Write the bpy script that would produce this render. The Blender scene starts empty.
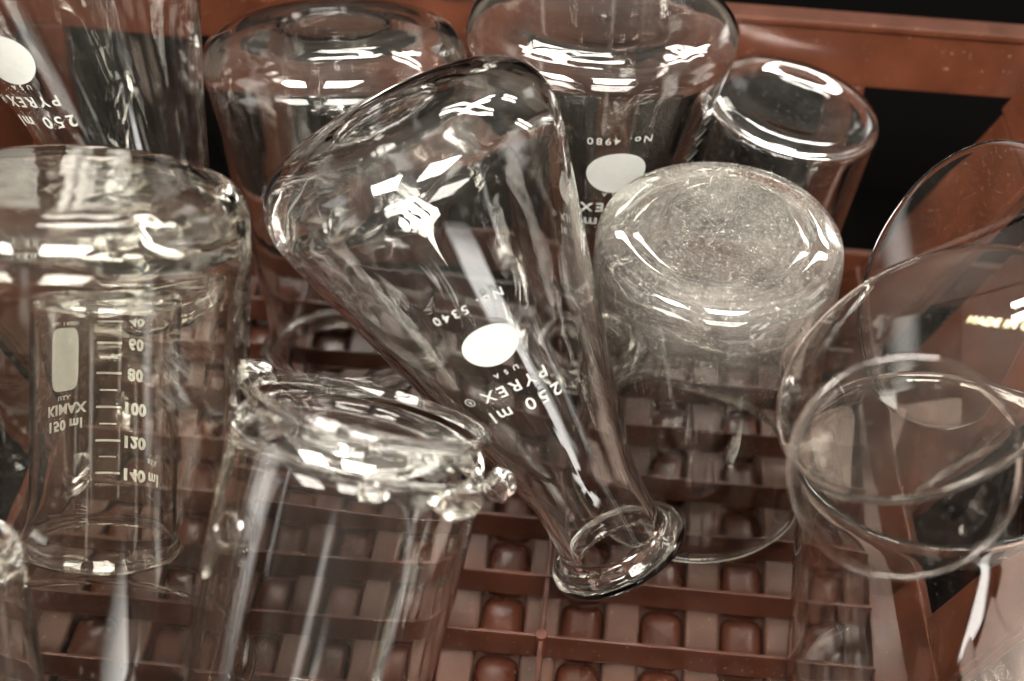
import bpy, bmesh, math, random
from mathutils import Vector, Matrix, noise
random.seed(7)
PI = math.pi
sc = bpy.context.scene
COL = sc.collection

# ------------------------------------------------------------------ helpers
def tag(o, label=None, cat=None, group=None, kind=None):
    if label: o['label'] = label
    if cat: o['category'] = cat
    if group: o['group'] = group
    if kind: o['kind'] = kind
    return o

def root_at(name, base, axis, label, cat, group=None, spin=0.0):
    """Empty at the closed base of a glass; local +z runs to its mouth, local +x faces the room side the camera stands on."""
    o = bpy.data.objects.new(name, None); COL.objects.link(o)
    o.empty_display_size = 0.01
    z = Vector(axis).normalized(); P = Vector(base)
    t = Vector((0, 0, 0.411)) - P
    x = (t - z * t.dot(z)).normalized(); y = z.cross(x)
    M = Matrix((x, y, z)).transposed().to_4x4()
    o.matrix_world = Matrix.Translation(P) @ M @ Matrix.Rotation(spin, 4, 'Z')
    return tag(o, label, cat, group)

def link(name, me, mat, parent=None, smooth=False):
    o = bpy.data.objects.new(name, me); COL.objects.link(o)
    if mat: me.materials.append(mat)
    if smooth:
        for p in me.polygons: p.use_smooth = True
    if parent: o.parent = parent
    return o

def mesh(name, vs, fs):
    me = bpy.data.meshes.new(name); me.from_pydata(vs, [], fs); me.update(); return me

def chaikin(pts, n=2):
    for _ in range(n):
        q = [pts[0]]
        for a, b in zip(pts, pts[1:]):
            q.append((a[0]*.75+b[0]*.25, a[1]*.75+b[1]*.25))
            q.append((a[0]*.25+b[0]*.75, a[1]*.25+b[1]*.75))
        q.append(pts[-1]); pts = q
    return pts

def revolve(profile, seg=112, deform=None):
    """profile: closed section from the axis round the outside, over the rim and back to the axis"""
    vs, fs = [], []
    n = len(profile)
    vs.append((0, 0, profile[0][1]))
    for (r, z) in profile[1:-1]:
        for i in range(seg):
            a = 2*PI*i/seg
            vs.append((r*math.cos(a), r*math.sin(a), z))
    vs.append((0, 0, profile[-1][1]))
    m = n - 2
    for i in range(seg):
        j = (i+1) % seg
        fs.append((0, 1+j, 1+i))
        for k in range(m-1):
            a = 1+k*seg; b = a+seg
            fs.append((a+i, a+j, b+j, b+i))
        a = 1+(m-1)*seg
        fs.append((a+i, a+j, len(vs)-1))
    if deform: vs = [deform(Vector(v)) for v in vs]
    me = mesh('glass_wall', [tuple(v) for v in vs], fs)
    bm = bmesh.new(); bm.from_mesh(me); bmesh.ops.recalc_face_normals(bm, faces=bm.faces); bm.to_mesh(me); bm.free()
    return me

def wobble(seed, amp):
    off = Vector((seed*7.3, seed*3.1, seed*1.7))
    def f(v):
        r = math.hypot(v.x, v.y)
        if r < 1e-5: return v
        k = noise.noise(Vector((v.x, v.y, v.z*.45))*38 + off) * amp
        return Vector((v.x*(1+k/r), v.y*(1+k/r), v.z + noise.noise(Vector(v)*30+off)*amp*.5))
    return f

def with_spout(az, H, size, width=.32, inner=None):
    def f(v):
        r = math.hypot(v.x, v.y)
        if r < 1e-4: return v
        a = math.atan2(v.y, v.x); d = (a-az+PI) % (2*PI) - PI
        t = max(0, (v.z-(H-.016))/.016)
        k = size*math.exp(-(d/width)**2)*t*t
        return Vector((v.x*(1+k/r), v.y*(1+k/r), v.z - k*.25))
    return f

def compose(*fs):
    def g(v):
        for f in fs: v = f(v)
        return v
    return g

def beaker_profile(R, H, t=.0014, heel=.008, tb=.0025, push=.001, flare=.0018, taper=0.0, foot=0.0):
    R2 = R*(1-taper)
    out = [(0, push), (R*.45, push*.9), (R-heel*1.25, .0002), (R-heel*.9, 0), (R-heel*.35, heel*.12), (R-heel*.06, heel*.45), (R, heel*1.1),
           (R*.99+R2*.01, H*.3), (R2*.5+R*.5, H*.55), (R2, H*.85), (R2, H-.006), (R2+flare*.4, H-.0025), (R2+flare, H-.0008),
           (R2+flare+.0006, H+.0006), (R2+flare-.0006, H+.0012), (R2+flare-.0018, H+.0002), (R2-t+flare*.2, H-.003), (R2-t, H-.007), (R2-t, H*.85), (R2*.5+R*.5-t, H*.55),
           (R-t, H*.3), (R-t, heel*1.3), (R-t-heel*.12, heel*.75), (R-t-heel*.5, tb+heel*.2), (R-t-heel*.95, tb), (R*.45, tb+push*.8), (0, tb+push)]
    return chaikin(out, 2)

def flask_profile(R, H, rn=.0155, lip=.0205, t=.0016, heel=.010, tb=.003, neck=.80):
    z2 = neck*H; zt = heel*1.5                       # tangent point of the heel and the cone
    sl = (R*.965-rn)/(z2-zt)
    rc = lambda z: R*.965-(z-zt)*sl
    out = [(0, .0022), (R*.4, .0018), (R-heel*1.7, .0003), (R-heel*1.05, 0), (R-heel*.45, heel*.10), (R-heel*.06, heel*.48), (R+.0002, heel*.95), (rc(zt), zt)]
    out += [(rc(z), z) for z in (zt+(z2-zt)*.3, zt+(z2-zt)*.6)] + [(rc(z2-.012)+.0008, z2-.012), (rn+.0008, z2), (rn, z2+.008), (rn, H-.012), (rn+.0003, H-.0065)]
    out += [(lip-.001, H-.0058), (lip, H-.004), (lip, H-.0012), (lip-.0008, H), (rn+.0005, H+.0002), (rn-t, H-.0015), (rn-t-.0002, H-.009), (rn-t, z2+.008), (rn+.0008-t, z2), (rc(z2-.012)+.0008-t, z2-.012)]
    out += [(rc(z)-t, z) for z in (zt+(z2-zt)*.6, zt+(z2-zt)*.3)] + [(rc(zt)-t*1.1, zt), (R-t*1.35, heel*.95), (R-heel*.35-t, heel*.52), (R-heel*.9-t, tb+heel*.06), (R-heel*1.6-t, tb), (R*.4, tb+.0015), (0, tb+.002)]
    return chaikin(out, 2)

def radius_fn(profile):
    """outer radius against height, from the outside half of a section"""
    pts = []
    zmax = max(p[1] for p in profile)
    for (r, z) in profile:
        if z >= zmax-1e-9: break
        pts.append((z, r))
    def f(z):
        best = None
        for (z0, r0), (z1, r1) in zip(pts, pts[1:]):
            if z0 <= z <= z1 and z1 > z0: best = r0+(r1-r0)*(z-z0)/(z1-z0)
        return best if best is not None else pts[-1][1]
    return f

# ------------------------------------------------------------------ materials
def nt(name):
    m = bpy.data.materials.new(name); m.use_nodes = True
    n = m.node_tree; n.nodes.clear()
    return m, n, n.nodes.new('ShaderNodeOutputMaterial')

def glass(name, tint=(.998, .997, .990), streak=.25, scale=70, grime=0.0, ior=1.47, rough=0.0, zs=.12, heel_only=None):
    m, n, out = nt(name)
    g = n.nodes.new('ShaderNodeBsdfGlass'); g.inputs['Color'].default_value = (*tint, 1)
    g.inputs['IOR'].default_value = ior; g.inputs['Roughness'].default_value = rough
    tc = n.nodes.new('ShaderNodeTexCoord'); mp = n.nodes.new('ShaderNodeMapping'); mp.inputs['Scale'].default_value = (1, 1, zs)
    no = n.nodes.new('ShaderNodeTexNoise'); no.inputs['Scale'].default_value = scale; no.inputs['Detail'].default_value = 2
    no.inputs['Roughness'].default_value = .45
    n.links.new(tc.outputs['Object'], mp.inputs[0]); n.links.new(mp.outputs[0], no.inputs['Vector'])
    b = n.nodes.new('ShaderNodeBump'); b.inputs['Strength'].default_value = streak; b.inputs['Distance'].default_value = .001
    n.links.new(no.outputs['Fac'], b.inputs['Height']); n.links.new(b.outputs[0], g.inputs['Normal'])
    if heel_only:   # the foot and shoulder are rough cast, the wall below is smoother
        sz = n.nodes.new('ShaderNodeSeparateXYZ'); n.links.new(tc.outputs['Object'], sz.inputs[0])
        mz = n.nodes.new('ShaderNodeMapRange'); mz.inputs[1].default_value = heel_only*.6; mz.inputs[2].default_value = heel_only*1.8
        mz.inputs[3].default_value = streak; mz.inputs[4].default_value = .09
        n.links.new(sz.outputs['Z'], mz.inputs[0]); n.links.new(mz.outputs[0], b.inputs['Strength'])
    last = g.outputs[0]
    if grime > 0:   # thin film of water marks and dust specks
        d = n.nodes.new('ShaderNodeBsdfDiffuse'); d.inputs['Color'].default_value = (.72, .70, .66, 1)
        no2 = n.nodes.new('ShaderNodeTexNoise'); no2.inputs['Scale'].default_value = 900; no2.inputs['Detail'].default_value = 1
        no3 = n.nodes.new('ShaderNodeTexNoise'); no3.inputs['Scale'].default_value = 45; no3.inputs['Detail'].default_value = 5
        mp3 = n.nodes.new('ShaderNodeMapping'); mp3.inputs['Scale'].default_value = (1, 1, .25)
        n.links.new(tc.outputs['Object'], mp3.inputs[0]); n.links.new(mp3.outputs[0], no3.inputs['Vector'])
        n.links.new(tc.outputs['Object'], no2.inputs['Vector'])
        r2 = n.nodes.new('ShaderNodeMapRange'); r2.inputs[1].default_value = .66; r2.inputs[2].default_value = .74; r2.inputs[4].default_value = grime
        r3 = n.nodes.new('ShaderNodeMapRange'); r3.inputs[1].default_value = .5; r3.inputs[2].default_value = .8; r3.inputs[4].default_value = grime*.12
        n.links.new(no2.outputs['Fac'], r2.inputs[0]); n.links.new(no3.outputs['Fac'], r3.inputs[0])
        ad = n.nodes.new('ShaderNodeMath'); ad.operation = 'ADD'; ad.use_clamp = True
        n.links.new(r2.outputs[0], ad.inputs[0]); n.links.new(r3.outputs[0], ad.inputs[1])
        mx = n.nodes.new('ShaderNodeMixShader'); n.links.new(ad.outputs[0], mx.inputs[0]); n.links.new(g.outputs[0], mx.inputs[1]); n.links.new(d.outputs[0], mx.inputs[2])
        last = mx.outputs[0]
    n.links.new(last, out.inputs[0])
    return m

def dusty_glass():
    m, n, out = nt('dusty_glass')
    N = n.nodes.new; L = n.links.new
    g = N('ShaderNodeBsdfGlass'); g.inputs['Color'].default_value = (.985, .985, .97, 1); g.inputs['IOR'].default_value = 1.47
    tc = N('ShaderNodeTexCoord')
    d = N('ShaderNodeBsdfDiffuse'); d.inputs['Color'].default_value = (.74, .70, .64, 1)
    tr = N('ShaderNodeBsdfTranslucent'); tr.inputs['Color'].default_value = (.74, .70, .64, 1)
    dm = N('ShaderNodeMixShader'); dm.inputs[0].default_value = .45; L(d.outputs[0], dm.inputs[1]); L(tr.outputs[0], dm.inputs[2])
    def noi(s, det, r=.5, dist=0):
        x = N('ShaderNodeTexNoise'); x.inputs['Scale'].default_value = s; x.inputs['Detail'].default_value = det; x.inputs['Roughness'].default_value = r
        x.inputs['Distortion'].default_value = dist
        L(tc.outputs['Object'], x.inputs['Vector']); return x.outputs['Fac']
    def mr(src, a, b, c, e):
        x = N('ShaderNodeMapRange'); L(src, x.inputs[0])
        for i, v in zip((1, 2, 3, 4), (a, b, c, e)): x.inputs[i].default_value = v
        return x.outputs[0]
    def math_(op, a, b):
        x = N('ShaderNodeMath'); x.operation = op; x.use_clamp = (op == 'ADD')
        for i, v in enumerate((a, b)):
            if isinstance(v, (int, float)): x.inputs[i].default_value = v
            else: L(v, x.inputs[i])
        return x.outputs[0]
    sep = N('ShaderNodeSeparateXYZ'); L(tc.outputs['Object'], sep.inputs[0])
    fade = mr(sep.outputs['Z'], .002, .044, 1, 0)
    fade = math_('POWER', fade, 1.9)
    # radius for ring-like wear on the foot
    vl = N('ShaderNodeVectorMath'); vl.operation = 'LENGTH'; cx = N('ShaderNodeCombineXYZ'); L(sep.outputs['X'], cx.inputs[0]); L(sep.outputs['Y'], cx.inputs[1]); L(cx.outputs[0], vl.inputs[0])
    ring = N('ShaderNodeTexNoise'); ring.noise_dimensions = '2D'; ring.inputs['Scale'].default_value = 1; ring.inputs['Detail'].default_value = 3
    c2 = N('ShaderNodeCombineXYZ'); L(math_('MULTIPLY', vl.outputs['Value'], 900), c2.inputs[0])
    ang = N('ShaderNodeMath'); ang.operation = 'ARCTAN2'; L(sep.outputs['Y'], ang.inputs[0]); L(sep.outputs['X'], ang.inputs[1])
    L(math_('MULTIPLY', ang.outputs[0], 2.2), c2.inputs[1]); L(c2.outputs[0], ring.inputs['Vector'])
    rings = mr(ring.outputs['Fac'], .46, .76, 0, .11)
    cloud = mr(noi(55, 5, .6, .6), .36, .74, .03, .20)
    speck = mr(noi(1700, 1), .57, .74, 0, .36)
    speck2 = mr(noi(1200, 1), .67, .76, 0, .8)
    body = math_('MULTIPLY', math_('ADD', math_('ADD', cloud, rings), speck), fade)
    body = math_('ADD', body, math_('MULTIPLY', speck2, math_('ADD', math_('MULTIPLY', fade, .9), .0)))
    side = math_('MULTIPLY', mr(noi(1100, 1), .66, .73, 0, .5), mr(sep.outputs['Z'], .02, .07, 1, .04))
    fac = math_('MULTIPLY', math_('ADD', body, side), .48)
    mx = N('ShaderNodeMixShader'); L(fac, mx.inputs[0]); L(g.outputs[0], mx.inputs[1]); L(dm.outputs[0], mx.inputs[2])
    L(mx.outputs[0], out.inputs[0])
    return m

def plastic(name, col, rough=.4, bump=.06, var=.25):
    m, n, out = nt(name)
    p = n.nodes.new('ShaderNodeBsdfPrincipled'); p.inputs['Specular IOR Level'].default_value = .22; tc = n.nodes.new('ShaderNodeTexCoord')
    no = n.nodes.new('ShaderNodeTexNoise'); no.inputs['Scale'].default_value = 60; no.inputs['Detail'].default_value = 6
    n.links.new(tc.outputs['Object'], no.inputs['Vector'])
    cr = n.nodes.new('ShaderNodeValToRGB')
    cr.color_ramp.elements[0].color = (*[c*(1-var) for c in col], 1); cr.color_ramp.elements[0].position = .3
    cr.color_ramp.elements[1].color = (*[min(1, c*(1+var)) for c in col], 1); cr.color_ramp.elements[1].position = .7
    n.links.new(no.outputs['Fac'], cr.inputs[0])
    # pale specks of dust and scuffs
    n2 = n.nodes.new('ShaderNodeTexNoise'); n2.inputs['Scale'].default_value = 1300; n2.inputs['Detail'].default_value = 0
    n.links.new(tc.outputs['Object'], n2.inputs['Vector'])
    r = n.nodes.new('ShaderNodeMapRange'); r.inputs[1].default_value = .80; r.inputs[2].default_value = .86; r.inputs[4].default_value = .25
    n.links.new(n2.outputs['Fac'], r.inputs[0])
    mx = n.nodes.new('ShaderNodeMix'); mx.data_type = 'RGBA'
    n.links.new(r.outputs[0], mx.inputs[0]); n.links.new(cr.outputs[0], mx.inputs[6]); mx.inputs[7].default_value = (.5, .38, .32, 1)
    n.links.new(mx.outputs[2], p.inputs['Base Color'])
    rr = n.nodes.new('ShaderNodeMapRange'); rr.inputs[3].default_value = rough-.08; rr.inputs[4].default_value = rough+.12
    n.links.new(no.outputs['Fac'], rr.inputs[0]); n.links.new(rr.outputs[0], p.inputs['Roughness'])
    b = n.nodes.new('ShaderNodeBump'); b.inputs['Strength'].default_value = bump; b.inputs['Distance'].default_value = .0006
    n3 = n.nodes.new('ShaderNodeTexNoise'); n3.inputs['Scale'].default_value = 400; n3.inputs['Detail'].default_value = 3
    n.links.new(tc.outputs['Object'], n3.inputs['Vector'])
    n.links.new(n3.outputs['Fac'], b.inputs['Height']); n.links.new(b.outputs[0], p.inputs['Normal'])
    n.links.new(p.outputs[0], out.inputs[0])
    return m

def simple(name, col, rough=.6, spec=.5, thin=0):
    m, n, out = nt(name)
    p = n.nodes.new('ShaderNodeBsdfPrincipled'); p.inputs['Roughness'].default_value = rough; p.inputs['Specular IOR Level'].default_value = spec
    tc = n.nodes.new('ShaderNodeTexCoord'); no = n.nodes.new('ShaderNodeTexNoise'); no.inputs['Scale'].default_value = 500
    n.links.new(tc.outputs['Object'], no.inputs['Vector'])
    cr = n.nodes.new('ShaderNodeValToRGB')
    cr.color_ramp.elements[0].color = (*[c*.9 for c in col], 1); cr.color_ramp.elements[1].color = (*[min(1, c*1.06) for c in col], 1)
    n.links.new(no.outputs['Fac'], cr.inputs[0]); n.links.new(cr.outputs[0], p.inputs['Base Color'])
    if thin:
        t = n.nodes.new('ShaderNodeBsdfTranslucent'); n.links.new(cr.outputs[0], t.inputs[0])
        x = n.nodes.new('ShaderNodeMixShader'); x.inputs[0].default_value = thin
        n.links.new(p.outputs[0], x.inputs[1]); n.links.new(t.outputs[0], x.inputs[2]); n.links.new(x.outputs[0], out.inputs[0])
    else: n.links.new(p.outputs[0], out.inputs[0])
    return m

G_CLEAR = glass('clear_glass', streak=.22)
G_WAVY = glass('wavy_glass', streak=.18, scale=80, grime=.0)
G_OLD = glass('old_thick_glass', tint=(.993, .988, .962), streak=.36, scale=75, grime=.03, heel_only=.018)
G_SMUDGE = glass('smudged_glass', streak=.2, grime=.05)
G_SHEET = glass('sheet_glass', tint=(.998, .995, .982), streak=.03, scale=30, grime=.02, zs=1)
G_LUMP = glass('lumpy_glass', tint=(.996, .992, .972), streak=.3, scale=200, zs=1)
G_DUST = dusty_glass()
BROWN = plastic('brown_plastic', (.037, .0108, .0050), rough=.30)
BROWN_DARK = plastic('brown_tray_plastic', (.029, .0088, .0048), rough=.27)
BROWN_SHEEN = plastic('painted_sheen_tray_plastic', (.036, .0165, .0110), rough=.42)  # paler brown: ceiling reflection on the tray strips painted into the colour
BROWN_SLAT = plastic('slat_plastic', (.029, .0090, .0048), rough=.30)
ENAMEL = simple('white_enamel', (.36, .365, .345), .5, thin=.3)
ENAMEL_IN = simple('bright_white_enamel', (.80, .80, .75), .5, thin=.45)
ENAMEL_YEL = simple('worn_enamel', (.62, .56, .36), .5)
BLACK = simple('black_counter_top', (.0014, .0013, .0013), 1.0, 0)
PAPER = simple('white_paper_towel', (.34, .27, .245), .8)

# ------------------------------------------------------------------ print on glass
def text_mesh(s, size, bold=.0, space=1.1):
    cu = bpy.data.curves.new('lettering', 'FONT'); cu.body = s; cu.size = size; cu.align_x = 'CENTER'
    cu.space_character = space; cu.align_y = 'CENTER'; cu.offset = bold*size; cu.resolution_u = 4; cu.extrude = .00003
    o = bpy.data.objects.new('tmp', cu); COL.objects.link(o)
    me = bpy.data.meshes.new_from_object(o)
    bpy.data.objects.remove(o); bpy.data.curves.remove(cu)
    return me

def wrap(me, rf, z0, az, lift=.00012):
    """bend a flat drawing round the glass: x runs round, y runs towards the mouth"""
    dr = (rf(z0+.003)-rf(z0-.003))/.006; k = 1/math.sqrt(1+dr*dr); r0 = rf(z0)
    for v in me.vertices:
        x, y, h = v.co
        z = z0 + y*k; r = rf(z) + lift + h
        a = az + x/r0
        v.co = (r*math.cos(a), r*math.sin(a), z)
    me.update(); return me

def patch(w, h, power=2.0, n=48, rings=8):
    vs, fs = [(0, 0, 0)], []
    for k in range(1, rings+1):
        for i in range(n):
            a = 2*PI*i/n; c, s = math.cos(a), math.sin(a)
            x = math.copysign(abs(c)**(2/power), c)*w/2*k/rings; y = math.copysign(abs(s)**(2/power), s)*h/2*k/rings
            vs.append((x, y, 0))
    for i in range(n):
        j = (i+1) % n
        fs.append((0, 1+i, 1+j))
        for k in range(rings-1):
            a = 1+k*n; fs.append((a+i, a+n+i, a+n+j, a+j))
    return mesh('marking_spot', vs, fs)

def bars(rects):
    vs, fs = [], []
    for (x, y, w, h) in rects:
        n = 8
        for i in range(n):
            b = len(vs); x0 = x+w*i/n; x1 = x+w*(i+1)/n
            vs += [(x0, y-h/2, 0), (x1, y-h/2, 0), (x1, y+h/2, 0), (x0, y+h/2, 0)]
            fs.append((b, b+1, b+2, b+3))
    return mesh('graduation_scale', vs, fs)

def lettering(root, rf, lines, az, mat=ENAMEL):
    for (s, size, z, daz, bold) in lines:
        link('lettering', wrap(text_mesh(s, size, bold, 1.38), rf, z, az+daz), mat, root)

# ------------------------------------------------------------------ the crate
def prism(bm, c8):
    v = [bm.verts.new(p) for p in c8]
    for f in ((0, 3, 2, 1), (4, 5, 6, 7), (0, 1, 5, 4), (1, 2, 6, 5), (2, 3, 7, 6), (3, 0, 4, 7)):
        bm.faces.new([v[i] for i in f])

def abox(bm, x0, x1, y0, y1, z0, z1):
    prism(bm, [(x0, y0, z0), (x1, y0, z0), (x1, y1, z0), (x0, y1, z0), (x0, y0, z1), (x1, y0, z1), (x1, y1, z1), (x0, y1, z1)])

def finish(name, bm, mat, parent, bev=.0005, seg=2, smooth=False):
    bmesh.ops.recalc_face_normals(bm, faces=bm.faces)
    me = bpy.data.meshes.new(name); bm.to_mesh(me); bm.free()
    o = link(name, me, mat, parent, smooth)
    if bev:
        m = o.modifiers.new('bevel', 'BEVEL'); m.width = bev; m.segments = seg; m.limit_method = 'ANGLE'
    return o

crate = bpy.data.objects.new('plastic_crate', None); COL.objects.link(crate); crate.location = (0, .35, -.028)
tag(crate, 'shallow reddish brown plastic crate with slatted floor and open flared sides holding the glassware', 'crate')
bpy.context.view_layer.update()
def in_crate(o): o.matrix_parent_inverse = crate.matrix_world.inverted(); return o
XL, XR, YF, YB, ZT = -.168, .095, .205, .486, .100
xr = lambda y: .084+(.485-y)*.0786

bm = bmesh.new()
k = 0
y = .360 - .0226*6
while y < YB:
    if y > YF: abox(bm, XL, .0875, y-.0006, y+.0006, -.0100, 0)
    y += .0226
ribx = [-.108, -.010]
for rx in ribx:
    if XL < rx < XR: abox(bm, rx-.0008, rx+.0008, YF, YB, -.0082, -.0005)
prism(bm, [(a, b, -.0105) for a, b in ((.0875, YF), (xr(YF)+.001, YF), (xr(YB)+.003, YB), (.0862, YB))]+[(a, b, -.0015) for a, b in ((.0875, YF), (xr(YF)+.001, YF), (xr(YB)+.003, YB), (.0862, YB))])
in_crate(finish('floor_grid', bm, BROWN_SLAT, crate, .0003))
# round moulding pips where slats and ribs cross
for rx in ribx:
    if XL < rx < XR:
        for i in (-2, 1, 4):
            bm = bmesh.new()
            mt = Matrix.Translation((rx, .360+.0226*i, -.0035))
            bmesh.ops.create_cone(bm, cap_ends=True, segments=20, radius1=.0019, radius2=.0019, depth=.0085, matrix=mt)
            in_crate(finish('moulding_pip', bm, BROWN, crate, .0003))
# moulded tray under the slats: flat strips and rounded cups
bm = bmesh.new()
q = [(XL-.004, YF-.004), (xr(YF)+.003, YF-.004), (xr(YB)+.003, YB+.004), (XL-.004, YB+.004)]
prism(bm, [(a, b, -.028) for a, b in q]+[(a, b, -.0225) for a, b in q])
x = -.0108 - .0246*7
while x < XR:
    if x > XL: abox(bm, x-.0054, x+.0054, YF, YB, -.0224, -.0165)
    x += .0246
o = in_crate(finish('tray', bm, BROWN_SHEEN, crate, .0012, 3))
vs, fs = [], []
def cup(cx, cy, cz, a, b, h, nu=20, nv=7):
    base = len(vs)
    vs.append((cx, cy, cz+h))
    for k in range(1, nv+1):
        t = k/nv*PI/2
        for i in range(nu):
            p = 2*PI*i/nu; c, s_ = math.cos(p), math.sin(p)
            ex = 2/4.2
            X = math.copysign(abs(c)**ex, c)*a*math.sin(t)**.8; Y = math.copysign(abs(s_)**ex, s_)*b*math.sin(t)**.8
            vs.append((cx+X, cy+Y, cz+h*math.cos(t)**.9 if k < nv else cz-.002))
    for i in range(nu):
        j = (i+1) % nu
        fs.append((base, base+1+i, base+1+j))
        for k in range(nv-1):
            q_ = base+1+k*nu; fs.append((q_+i, q_+nu+i, q_+nu+j, q_+j))
x = .0015 - .0246*7
while x < XR:
    for i in range(-6, 6):
        yy = .360+.0226*i+.0186
        if XL+.006 < x < .082 and YF+.01 < yy < YB-.008:
            cup(x, yy, -.0222, .0068, .0108, .0046)
    x += .0246
cups = in_crate(link('cups', mesh('cups', vs, fs), BROWN_DARK, crate, True)); cups['kind'] = 'stuff'

def wall(name, P0, U, V, Nn, length, height, posts, lowh=.012, band=.022, t=.0035, lip=.009, pw=None, mid=None):
    """open wall: foot band, posts and a top band with an outward lip, in the sloping plane P0 + u*U + v*V"""
    P0, U, V, Nn = Vector(P0), Vector(U), Vector(V).normalized(), Vector(Nn).normalized()
    bm = bmesh.new()
    def blk(u0, u1, v0, v1, n0=0.0, n1=t):
        prism(bm, [P0+U*a+V*b+Nn*c for a, b, c in ((u0, v0, n0), (u1, v0, n0), (u1, v0, n1), (u0, v0, n1), (u0, v1, n0), (u1, v1, n0), (u1, v1, n1), (u0, v1, n1))])
    blk(0, length, -.006, lowh)
    blk(0, length, height-band, height-.0015)
    blk(0, length, height-.0015, height+.0012, -.0012, lip)
    for (c, w) in posts:
        blk(c-w/2, c+w/2, lowh+.0002, height-band-.0002, .0004, t-.0004)
        blk(c-w/2+.0001, c-w/2+.0021, lowh+.0002, height-band-.0002, t-.0003, t+.003)   # stiffening edges
        blk(c+w/2-.0021, c+w/2-.0001, lowh+.0002, height-band-.0002, t-.0003, t+.003)
    return in_crate(finish(name, bm, BROWN, crate, .0006))

wall('back_wall', (-.232, YB, 0), (1, 0, 0), (0, .14, 1), (0, 1, -.14), .402, .0995,
     [(-.202+.232, .013), (-.122+.232, .0125), (-.0015+.232, .0130), (.0745+.232, .0130), (.16+.232, .013)])
sl = .50
wall('right_wall', (.084, .485, 0), Vector((.0786, -1, 0)).normalized(), (sl, 0, 1), (1, .0786, -sl), .28, .112,
     [(.021, .038), (.088, .056), (.485-.315, .024), (.485-.235, .016)], lowh=.010)
wall('left_wall', (XL, .205, 0), (0, 1, 0), (-sl, 0, 1), (-1, 0, -sl), .28, .112,
     [(.225, .085), (.10, .024), (.165, .016), (.03, .016)], lowh=.010)
wall('front_wall', (XL, YF, 0), (1, 0, 0), (0, -.14, 1), (0, -1, -.14), .250, .042, [(.03, .013), (.10, .013), (.17, .013), (.235, .013)])

# counter top beneath and behind
bm = bmesh.new(); abox(bm, -1.6, 1.6, .185, 2.2, -.07, -.0285)
tag(finish('counter_top', bm, BLACK, None, .002), 'black laboratory counter top', None, None, 'structure')

# ------------------------------------------------------------------ glassware
LIFT = .0
def flask(base, axis, label, R=.041, H=.14, neck=.80, mat=G_CLEAR, seed=1, spin=0., group='conical flasks turned mouth down in the crate', lip=.0205, rn=.0155, heel=.009, number='5340', az=0., print_=True, t=.0016, zs=(.054, .063, .0735, .078, .086), oval=(.0150, .0122), ampl=.0004):
    r = root_at('conical_flask', base, axis, label, 'flask', group, spin)
    pr = flask_profile(R, H, rn=rn, lip=lip, heel=heel, t=t, neck=neck)
    me = revolve(pr, 128, wobble(seed, ampl))
    link('glass_body', me, mat, r, True)
    rf = radius_fn(pr)
    if print_:
        rf2 = lambda z: rf(z)+ampl*.45
        link('marking_spot', wrap(patch(*oval), rf2, zs[1], az), ENAMEL, r)
        if zs[0]: lettering(r, rf2, [('No. '+number, .0038, zs[0], .0, .008)], az)
        lettering(r, rf2, [('U S A', .0022, zs[2]-.0034, -.0, .006), ('PYREX', .0051, zs[3], 0, .014), ('250 ml', .0056, zs[4], 0, .012)], az)
        # registered mark: a ring round a small R after the name
        a2 = az + .0134/rf(zs[3])
        bmr = bmesh.new()
        bmesh.ops.create_circle(bmr, segments=24, radius=.0014)
        ed = bmr.edges[:]
        ret = bmesh.ops.extrude_edge_only(bmr, edges=ed)
        for v in [g for g in ret['geom'] if isinstance(g, bmesh.types.BMVert)]: v.co *= .84
        mr_ = bpy.data.meshes.new('lettering'); bmr.to_mesh(mr_); bmr.free()
        link('lettering', wrap(mr_, rf2, zs[3]+.0004, a2), ENAMEL, r)
        lettering(r, rf2, [('R', .0016, zs[3]+.0004, 0, .01)], a2)
    return r, rf

def beaker(base, axis, label, R, H, mat=G_CLEAR, seed=1, spin=0., group='beakers turned mouth down in the crate', spout=None, ampl=.0003, **kw):
    r = root_at('beaker', base, axis, label, 'beaker', group, spin)
    pr = beaker_profile(R, H, **kw)
    fs = [wobble(seed, ampl)]
    if spout is not None: fs.append(with_spout(spout, H, R*.22))
    link('glass_body', revolve(pr, 128, compose(*fs)), mat, r, True)
    return r, radius_fn(pr)

# the flask lying across the middle
rA, rfA = flask((-0.0608, 0.3643, 0.1469), (0.4902, -0.2575, -0.8327), 'large clear conical flask across the middle, white oval and No. 5340 facing up', R=.0415, H=.147, seed=3, az=.13, zs=(.0460, .0590, .0715, .0732, .0802), oval=(.0150, .0128),
                mat=G_WAVY, t=.0022, heel=.0165)
# flask at the top middle
rD, rfD = flask((-0.0077, 0.4475, 0.1308), (0.0194, -0.1067, -0.9941), 'upturned conical flask at the back marked No. 4980', H=.129, seed=5, number='4980', az=-.19, zs=(.0240, .037, .0490, .0510, .0575), oval=(.0178, .0165))
# graduation strokes on its right side
g_ = [( -.004, -.012+.0042*i, .008 if i % 2 == 0 else .005, .0005) for i in range(7)]
link('graduation_scale', wrap(bars(g_), lambda z: rfD(z)+.0003, .036, -1.12), ENAMEL, rD)
rE, rfE = flask((-0.0896, 0.4471, 0.1189), (0.0597, -0.2773, -0.9589), 'plain wide-mouthed conical flask at the back, left of the flask marked No. 4980', R=.0408, H=.116, seed=8, print_=False, rn=.026, lip=.030, heel=.014)
rF, rfF = flask((-0.1612, 0.4134, 0.1762), (0.2560, -0.1974, -0.9463), 'blurred conical flask cut off by the top left corner, big white oval at its edge', H=.129, seed=11, az=.78, mat=G_WAVY,
                zs=(None, .0350, .0475, .0490, .0560), oval=(.019, .017))
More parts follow.
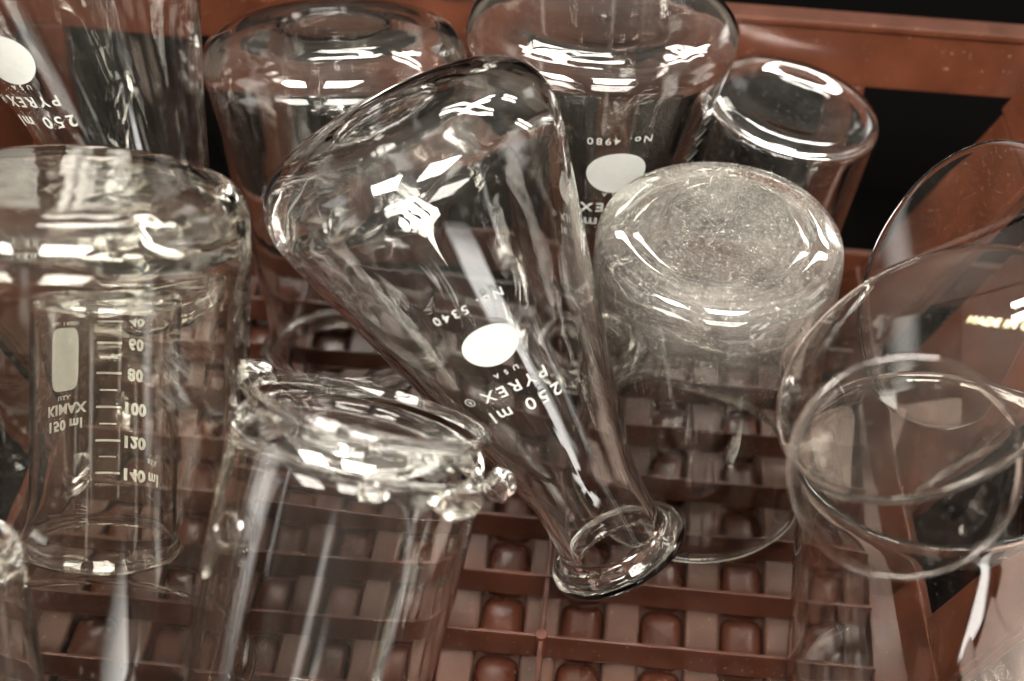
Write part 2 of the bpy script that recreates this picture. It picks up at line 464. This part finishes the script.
# dusty beaker
rB, rfB = beaker((0.0307, 0.3799, 0.1054), (0, 0, -1), 'clear beaker upside down with a dusty scratched base', .0352, .0990, G_DUST, 2, spout=2.6, heel=.0085, push=.0002, t=.0014, ampl=.00025)
# small beaker behind it
rC, rfC = beaker((0.0546, 0.4640, 0.0924), (-0.1606, -0.0661, -0.9848), 'small beaker tilted behind the dusty one against the rear wall of the crate', .0290, .079, G_SMUDGE, 4, spout=-2.2, heel=.006, push=.0018, tb=.003)
# big thick one at the left
rG, rfG = beaker((-0.1308, 0.3191, 0.1536), (-0.0001, -0.4055, -0.9141), 'big thick yellowish beaker on the left with a small graduated beaker inside it', .0445, .131, G_OLD, 6, spout=1.9, heel=.0135, push=.0005, tb=.0035, t=.0017, ampl=.0006)
# graduated one nested inside
rK, rfK = beaker((-0.1264, 0.3232, 0.1167), (0.0093, -0.5124, -0.8587), 'small graduated beaker with white numbers nested inside the big thick one', .0190, .070, G_CLEAR, 9, spout=1.35, heel=.004, push=.0008, tb=.0018, t=.0010, flare=.0016, ampl=.00015)
# lugged jar
rH, rfH = beaker((-0.0546, 0.2893, 0.1117), (-0.159, -0.5773, -0.8009), 'upturned thick glass jar with lumpy glass knobs round its ringed foot', .0315, .095, G_WAVY, 12, group=None, heel=.011, push=.004, tb=.005, t=.0017, taper=.06, ampl=.0004)
rH.name = 'knobbed_jar'; rH['category'] = 'jar'
rJ, rfJ = beaker((0.0967, 0.3078, -0.0075), (-0.0798, 0.1368, 0.9874), 'tall thin beaker standing mouth up at the right, beneath the nearly round clear disc', .0350, .092, G_SHEET, 14, spout=2.2, heel=.006, t=.0010, group=None)
rM, rfM = beaker((-0.1491, 0.2449, 0.0976), (0.1603, -0.4805, -0.8622), 'beaker at the bottom left corner with a bright white streak down its side', .021, .085, G_SMUDGE, 15, heel=.005)

# prints on the nested beaker: on its far side, read through the glass
ZK = [.0060, .0118, .0192, .0278, .0372, .0466, .0558]
zK = lambda i: ZK[i]
az0 = PI
rects = []
for i in range(7):
    rects.append((-.0035, ZK[i]-.0085, .0070, .00062))
    if i < 6: rects.append((-.0025, (ZK[i]+ZK[i+1])/2-.0085, .0048, .00040))
gm = bars(rects)
rfK2 = lambda z: rfK(z)+.00015
link('graduation_scale', wrap(gm, rfK2, .0085, az0+.05), ENAMEL_IN, rK)
for i, s in enumerate(['20', '40', '60', '80', '100', '120', '140']):
    link('lettering', wrap(text_mesh(s, .0044, .05), rfK2, zK(i), az0+.44), ENAMEL_IN, rK)
link('lettering', wrap(text_mesh('ml', .0044, .04), rfK2, zK(6), az0+.80), ENAMEL_IN, rK)
link('lettering', wrap(text_mesh('\u00b15%', .0022, .02), rfK2, zK(6)-.0045, az0+.76), ENAMEL_IN, rK)
link('marking_spot', wrap(patch(.0088, .0180, 5.0), rfK2, .0230, az0-.62), ENAMEL_IN, rK)
link('lettering', wrap(text_mesh('No. 14000', .0019, .02), rfK2, .0125, az0-.62), ENAMEL_IN, rK)
link('lettering', wrap(text_mesh('U.S.A.', .0016, .02), rfK2, .0338, az0-.62), ENAMEL_IN, rK)
link('lettering', wrap(text_mesh('KIMAX', .0038, .04), rfK2, .0368, az0-.60), ENAMEL_IN, rK)
link('lettering', wrap(text_mesh('150 ml', .0038, .04), rfK2, .0412, az0-.62), ENAMEL_IN, rK)

# foot ring and knobs of the jar
def torus_mesh(R, r, z, n=96, m=14, f=None):
    vs, fs = [], []
    for i in range(n):
        a = 2*PI*i/n
        for j in range(m):
            b = 2*PI*j/m
            rr = R+r*math.cos(b); vs.append((rr*math.cos(a), rr*math.sin(a), z+r*.8*math.sin(b)))
    for i in range(n):
        for j in range(m):
            fs.append((i*m+j, ((i+1) % n)*m+j, ((i+1) % n)*m+(j+1) % m, i*m+(j+1) % m))
    return mesh('foot_ring', vs, fs)
link('foot_ring', torus_mesh(.0288, .0019, -.0012), G_WAVY, rH, True)
def lump(parent, az, z, R, s):
    bm = bmesh.new(); bmesh.ops.create_icosphere(bm, subdivisions=4, radius=1)
    for v in bm.verts:
        k = 1+.28*noise.noise(v.co*1.7+Vector((az*5, z*300, 0)))
        v.co = Vector((v.co.x*s[0], v.co.y*s[1], v.co.z*s[2]))*k
        v.co += Vector((R, 0, z)); v.co.rotate(Matrix.Rotation(az, 3, 'Z'))
    return finish('glass_knob', bm, G_LUMP, parent, 0, smooth=True)
for az, z, s in ((2.2, .0, (.0045, .0048, .004)), (-.8, .010, (.003, .0080, .0036)), (-1.65, .010, (.004, .005, .0042)), (-.15, .010, (.002, .0035, .0022))):
    lump(rH, az, z, .0325+s[0]*.75, s)

# a thin closed loop of glass on the side of the jar
lp = torus_mesh(.0048, .0007, 0, 48, 10)
for v in lp.vertices:
    y, z = v.co.x*.95, v.co.y*.85+.0285; a = .85 + y/.033; rr = .0332 + v.co.z
    v.co = (rr*math.cos(a), rr*math.sin(a), z)
link('glass_loop', lp, G_LUMP, rH, True)

# ------------------------------------------------------------------ glass discs
def disc(name, base, nrm, label, R, t, sag, mat, spin=0., edge=.0006, group='thin round glass discs leaning at the right'):
    pts = []
    n = 22
    rim = .0012
    out = [(R*i/n, -sag*(i/n)**2+sag*.5) for i in range(n)] + [(R-rim*.3, -sag*.5+0), (R, -sag*.5+t*.4), (R, -sag*.5+t*.8), (R-rim*.4, -sag*.5+t*1.15)]
    inn = [(R*(n-1-i)/n, -sag*((n-1-i)/n)**2+sag*.5+t) for i in range(n)]
    o = root_at(name, base, nrm, label, 'watch glass', group, spin)
    link('glass_plate', revolve(out+inn, 160), mat, o, True)
    return o
w1 = disc('watch_glass', (0.0744, 0.2976, 0.1373), (-0.5467, -0.0155, 0.8372), 'larger oval-looking clear disc with tiny worn lettering by its right edge', .0385, .0015, .006, G_SHEET)
w2 = disc('watch_glass', (0.0666, 0.2596, 0.1412), (0.0225, -0.8737, 0.4860), 'nearly round clear disc, nearest of the discs, overlapping the lettered one', .0251, .0012, .0012, G_SHEET)
w3 = disc('watch_glass', (0.1064, 0.3878, 0.0848), (0.5508, -0.7572, 0.3512), 'faint clear disc behind the others in front of the brown corner post', .0430, .0007, .003, G_SHEET)
lt = link('lettering', text_mesh('MADE IN U.S.A.', .0030, .02), ENAMEL_YEL, w1)
lt.location = (.0215*math.cos(1.22), .0215*math.sin(1.22), .0036); lt.rotation_euler = (0, .0, math.radians(40))

# ------------------------------------------------------------------ paper towel outside the right wall
vs, fs = [], []
nx, ny = 60, 30
for j in range(ny+1):
    for i in range(nx+1):
        u, v = i/nx, j/ny
        xx = .150+u*.16; yy = .20+v*.22
        h = -.020 + .006*math.sin(u*24+v*1.5) + .003*noise.noise(Vector((u*5, v*5, 0)))
        vs.append((xx, yy, h))
for j in range(ny):
    for i in range(nx):
        a = j*(nx+1)+i; fs.append((a, a+1, a+nx+2, a+nx+1))
pt = link('paper_towel', mesh('paper_towel', vs, fs), PAPER, None, True)
m_ = pt.modifiers.new('thick', 'SOLIDIFY'); m_.thickness = .0008
tag(pt, 'pale rippled paper towel lying on the counter outside the right of the crate', 'paper towel')

# ------------------------------------------------------------------ light
w = bpy.data.worlds.new('World'); sc.world = w; w.use_nodes = True
n = w.node_tree; n.nodes.clear()
wo = n.nodes.new('ShaderNodeOutputWorld'); bg = n.nodes.new('ShaderNodeBackground')
tc = n.nodes.new('ShaderNodeTexCoord'); sp = n.nodes.new('ShaderNodeSeparateXYZ'); cr = n.nodes.new('ShaderNodeValToRGB')
n.links.new(tc.outputs['Generated'], sp.inputs[0])
mr = n.nodes.new('ShaderNodeMapRange'); mr.inputs[1].default_value = -1; mr.inputs[2].default_value = 1
n.links.new(sp.outputs['Z'], mr.inputs[0]); n.links.new(mr.outputs[0], cr.inputs[0])
e = cr.color_ramp.elements
e[0].position = .45; e[0].color = (.055, .040, .030, 1); e[1].position = 1; e[1].color = (.56, .52, .46, 1)
x = cr.color_ramp.elements.new(.56); x.color = (.15, .12, .095, 1)
x = cr.color_ramp.elements.new(.72); x.color = (.26, .235, .20, 1)
# the room: a window behind the camera, plus soft boxes and blotches added for reflections in the glass, by compass direction and height
def mth(op, a, b=None, clamp=False):
    x = n.nodes.new('ShaderNodeMath'); x.operation = op; x.use_clamp = clamp
    for i, v in enumerate((a, b)):
        if v is None: continue
        if isinstance(v, (int, float)): x.inputs[i].default_value = v
        else: n.links.new(v, x.inputs[i])
    return x.outputs[0]
az_ = mth('ARCTAN2', sp.outputs['X'], mth('MULTIPLY', sp.outputs['Y'], -1))
el_ = mth('ARCSINE', sp.outputs['Z'])
def soft_box(a0, aw, e0, e1, soft, power):
    da = mth('ABSOLUTE', mth('SUBTRACT', az_, math.radians(a0)))
    ka = mth('DIVIDE', mth('SUBTRACT', math.radians(aw/2), da), math.radians(soft), True)
    k0 = mth('DIVIDE', mth('SUBTRACT', el_, math.radians(e0)), math.radians(soft*1.5), True)
    k1 = mth('DIVIDE', mth('SUBTRACT', math.radians(e1), el_), math.radians(soft*1.5), True)
    return mth('MULTIPLY', mth('MULTIPLY', mth('MULTIPLY', ka, k0), k1), power)
tot = None
for b_ in ((38, 17, -62, -10, 3, 7), (-6, 8, 8, 24, 3, 2.5), (-75, 22, -5, 30, 4, 3.5), (95, 26, 0, 30, 5, 3.0), (62, 5, -20, 30, 2, 2.5), (150, 16, 8, 26, 4, 3.0)):
    q = soft_box(*b_); tot = q if tot is None else mth('ADD', tot, q)
bl = n.nodes.new('ShaderNodeTexNoise'); bl.inputs['Scale'].default_value = 3.5; bl.inputs['Detail'].default_value = 2
n.links.new(tc.outputs['Generated'], bl.inputs['Vector'])
bm_ = n.nodes.new('ShaderNodeMapRange'); bm_.inputs[1].default_value = .35; bm_.inputs[2].default_value = .65; bm_.inputs[3].default_value = .45; bm_.inputs[4].default_value = 1.5
n.links.new(bl.outputs['Fac'], bm_.inputs[0])
vm = n.nodes.new('ShaderNodeVectorMath'); vm.operation = 'SCALE'; n.links.new(cr.outputs[0], vm.inputs[0]); n.links.new(bm_.outputs[0], vm.inputs['Scale'])
wc = n.nodes.new('ShaderNodeVectorMath'); wc.operation = 'SCALE'; wc.inputs[0].default_value = (1, .98, .94); n.links.new(tot, wc.inputs['Scale'])
va = n.nodes.new('ShaderNodeVectorMath'); va.operation = 'ADD'; n.links.new(vm.outputs[0], va.inputs[0]); n.links.new(wc.outputs[0], va.inputs[1])
n.links.new(va.outputs[0], bg.inputs[0]); bg.inputs[1].default_value = 1.0
n.links.new(bg.outputs[0], wo.inputs[0])

def tube(x, y, z, lx, ly, power, target=(0, .35, .05)):
    l = bpy.data.lights.new('ceiling_tube', 'AREA'); l.shape = 'RECTANGLE'; l.size = lx; l.size_y = ly; l.energy = power
    l.color = (1, .95, .87)
    o = bpy.data.objects.new('ceiling_tube', l); COL.objects.link(o); o.location = (x, y, z)
    return o
for (fx, nt_) in ((-.75, 4), (.20, 4)):
    for k in range(nt_):
        tube(fx, -.40+(k-1.5)*.165, 1.20, .58, .125, 19)
for (fx, fy) in ((-.35, 2.45), (.85, 2.45)):
    for k in range(2):
        tube(fx, fy+(k-.5)*.36, 1.80, .8, .16, 22)
# ------------------------------------------------------------------ camera
cam = bpy.data.cameras.new('camera'); co = bpy.data.objects.new('camera', cam); COL.objects.link(co)
rv = Vector((0.99500251, 0.09582171, 0.02807507)); uv = Vector((-0.08583303, 0.67715778, 0.73081463)); fv = Vector((-0.05101666, 0.72957216, -0.68199836))
M = Matrix((rv, uv, -fv)).transposed().to_4x4(); M.translation = (0, 0, .411)
co.matrix_world = M
cam.sensor_width = 36; cam.lens = 36*1741/1024; cam.clip_start = .01; cam.clip_end = 50
cam.dof.use_dof = True; cam.dof.focus_distance = .475; cam.dof.aperture_fstop = 9.5
sc.camera = co

sc.view_settings.view_transform = 'Standard'; sc.view_settings.look = 'None'; sc.view_settings.exposure = .22; sc.view_settings.gamma = 1
c = sc.cycles
c.max_bounces = 36; c.transmission_bounces = 32; c.glossy_bounces = 12; c.diffuse_bounces = 4; c.transparent_max_bounces = 16
c.caustics_reflective = True; c.caustics_refractive = True; c.blur_glossy = .3
c.sample_clamp_indirect = 30; c.use_denoising = True
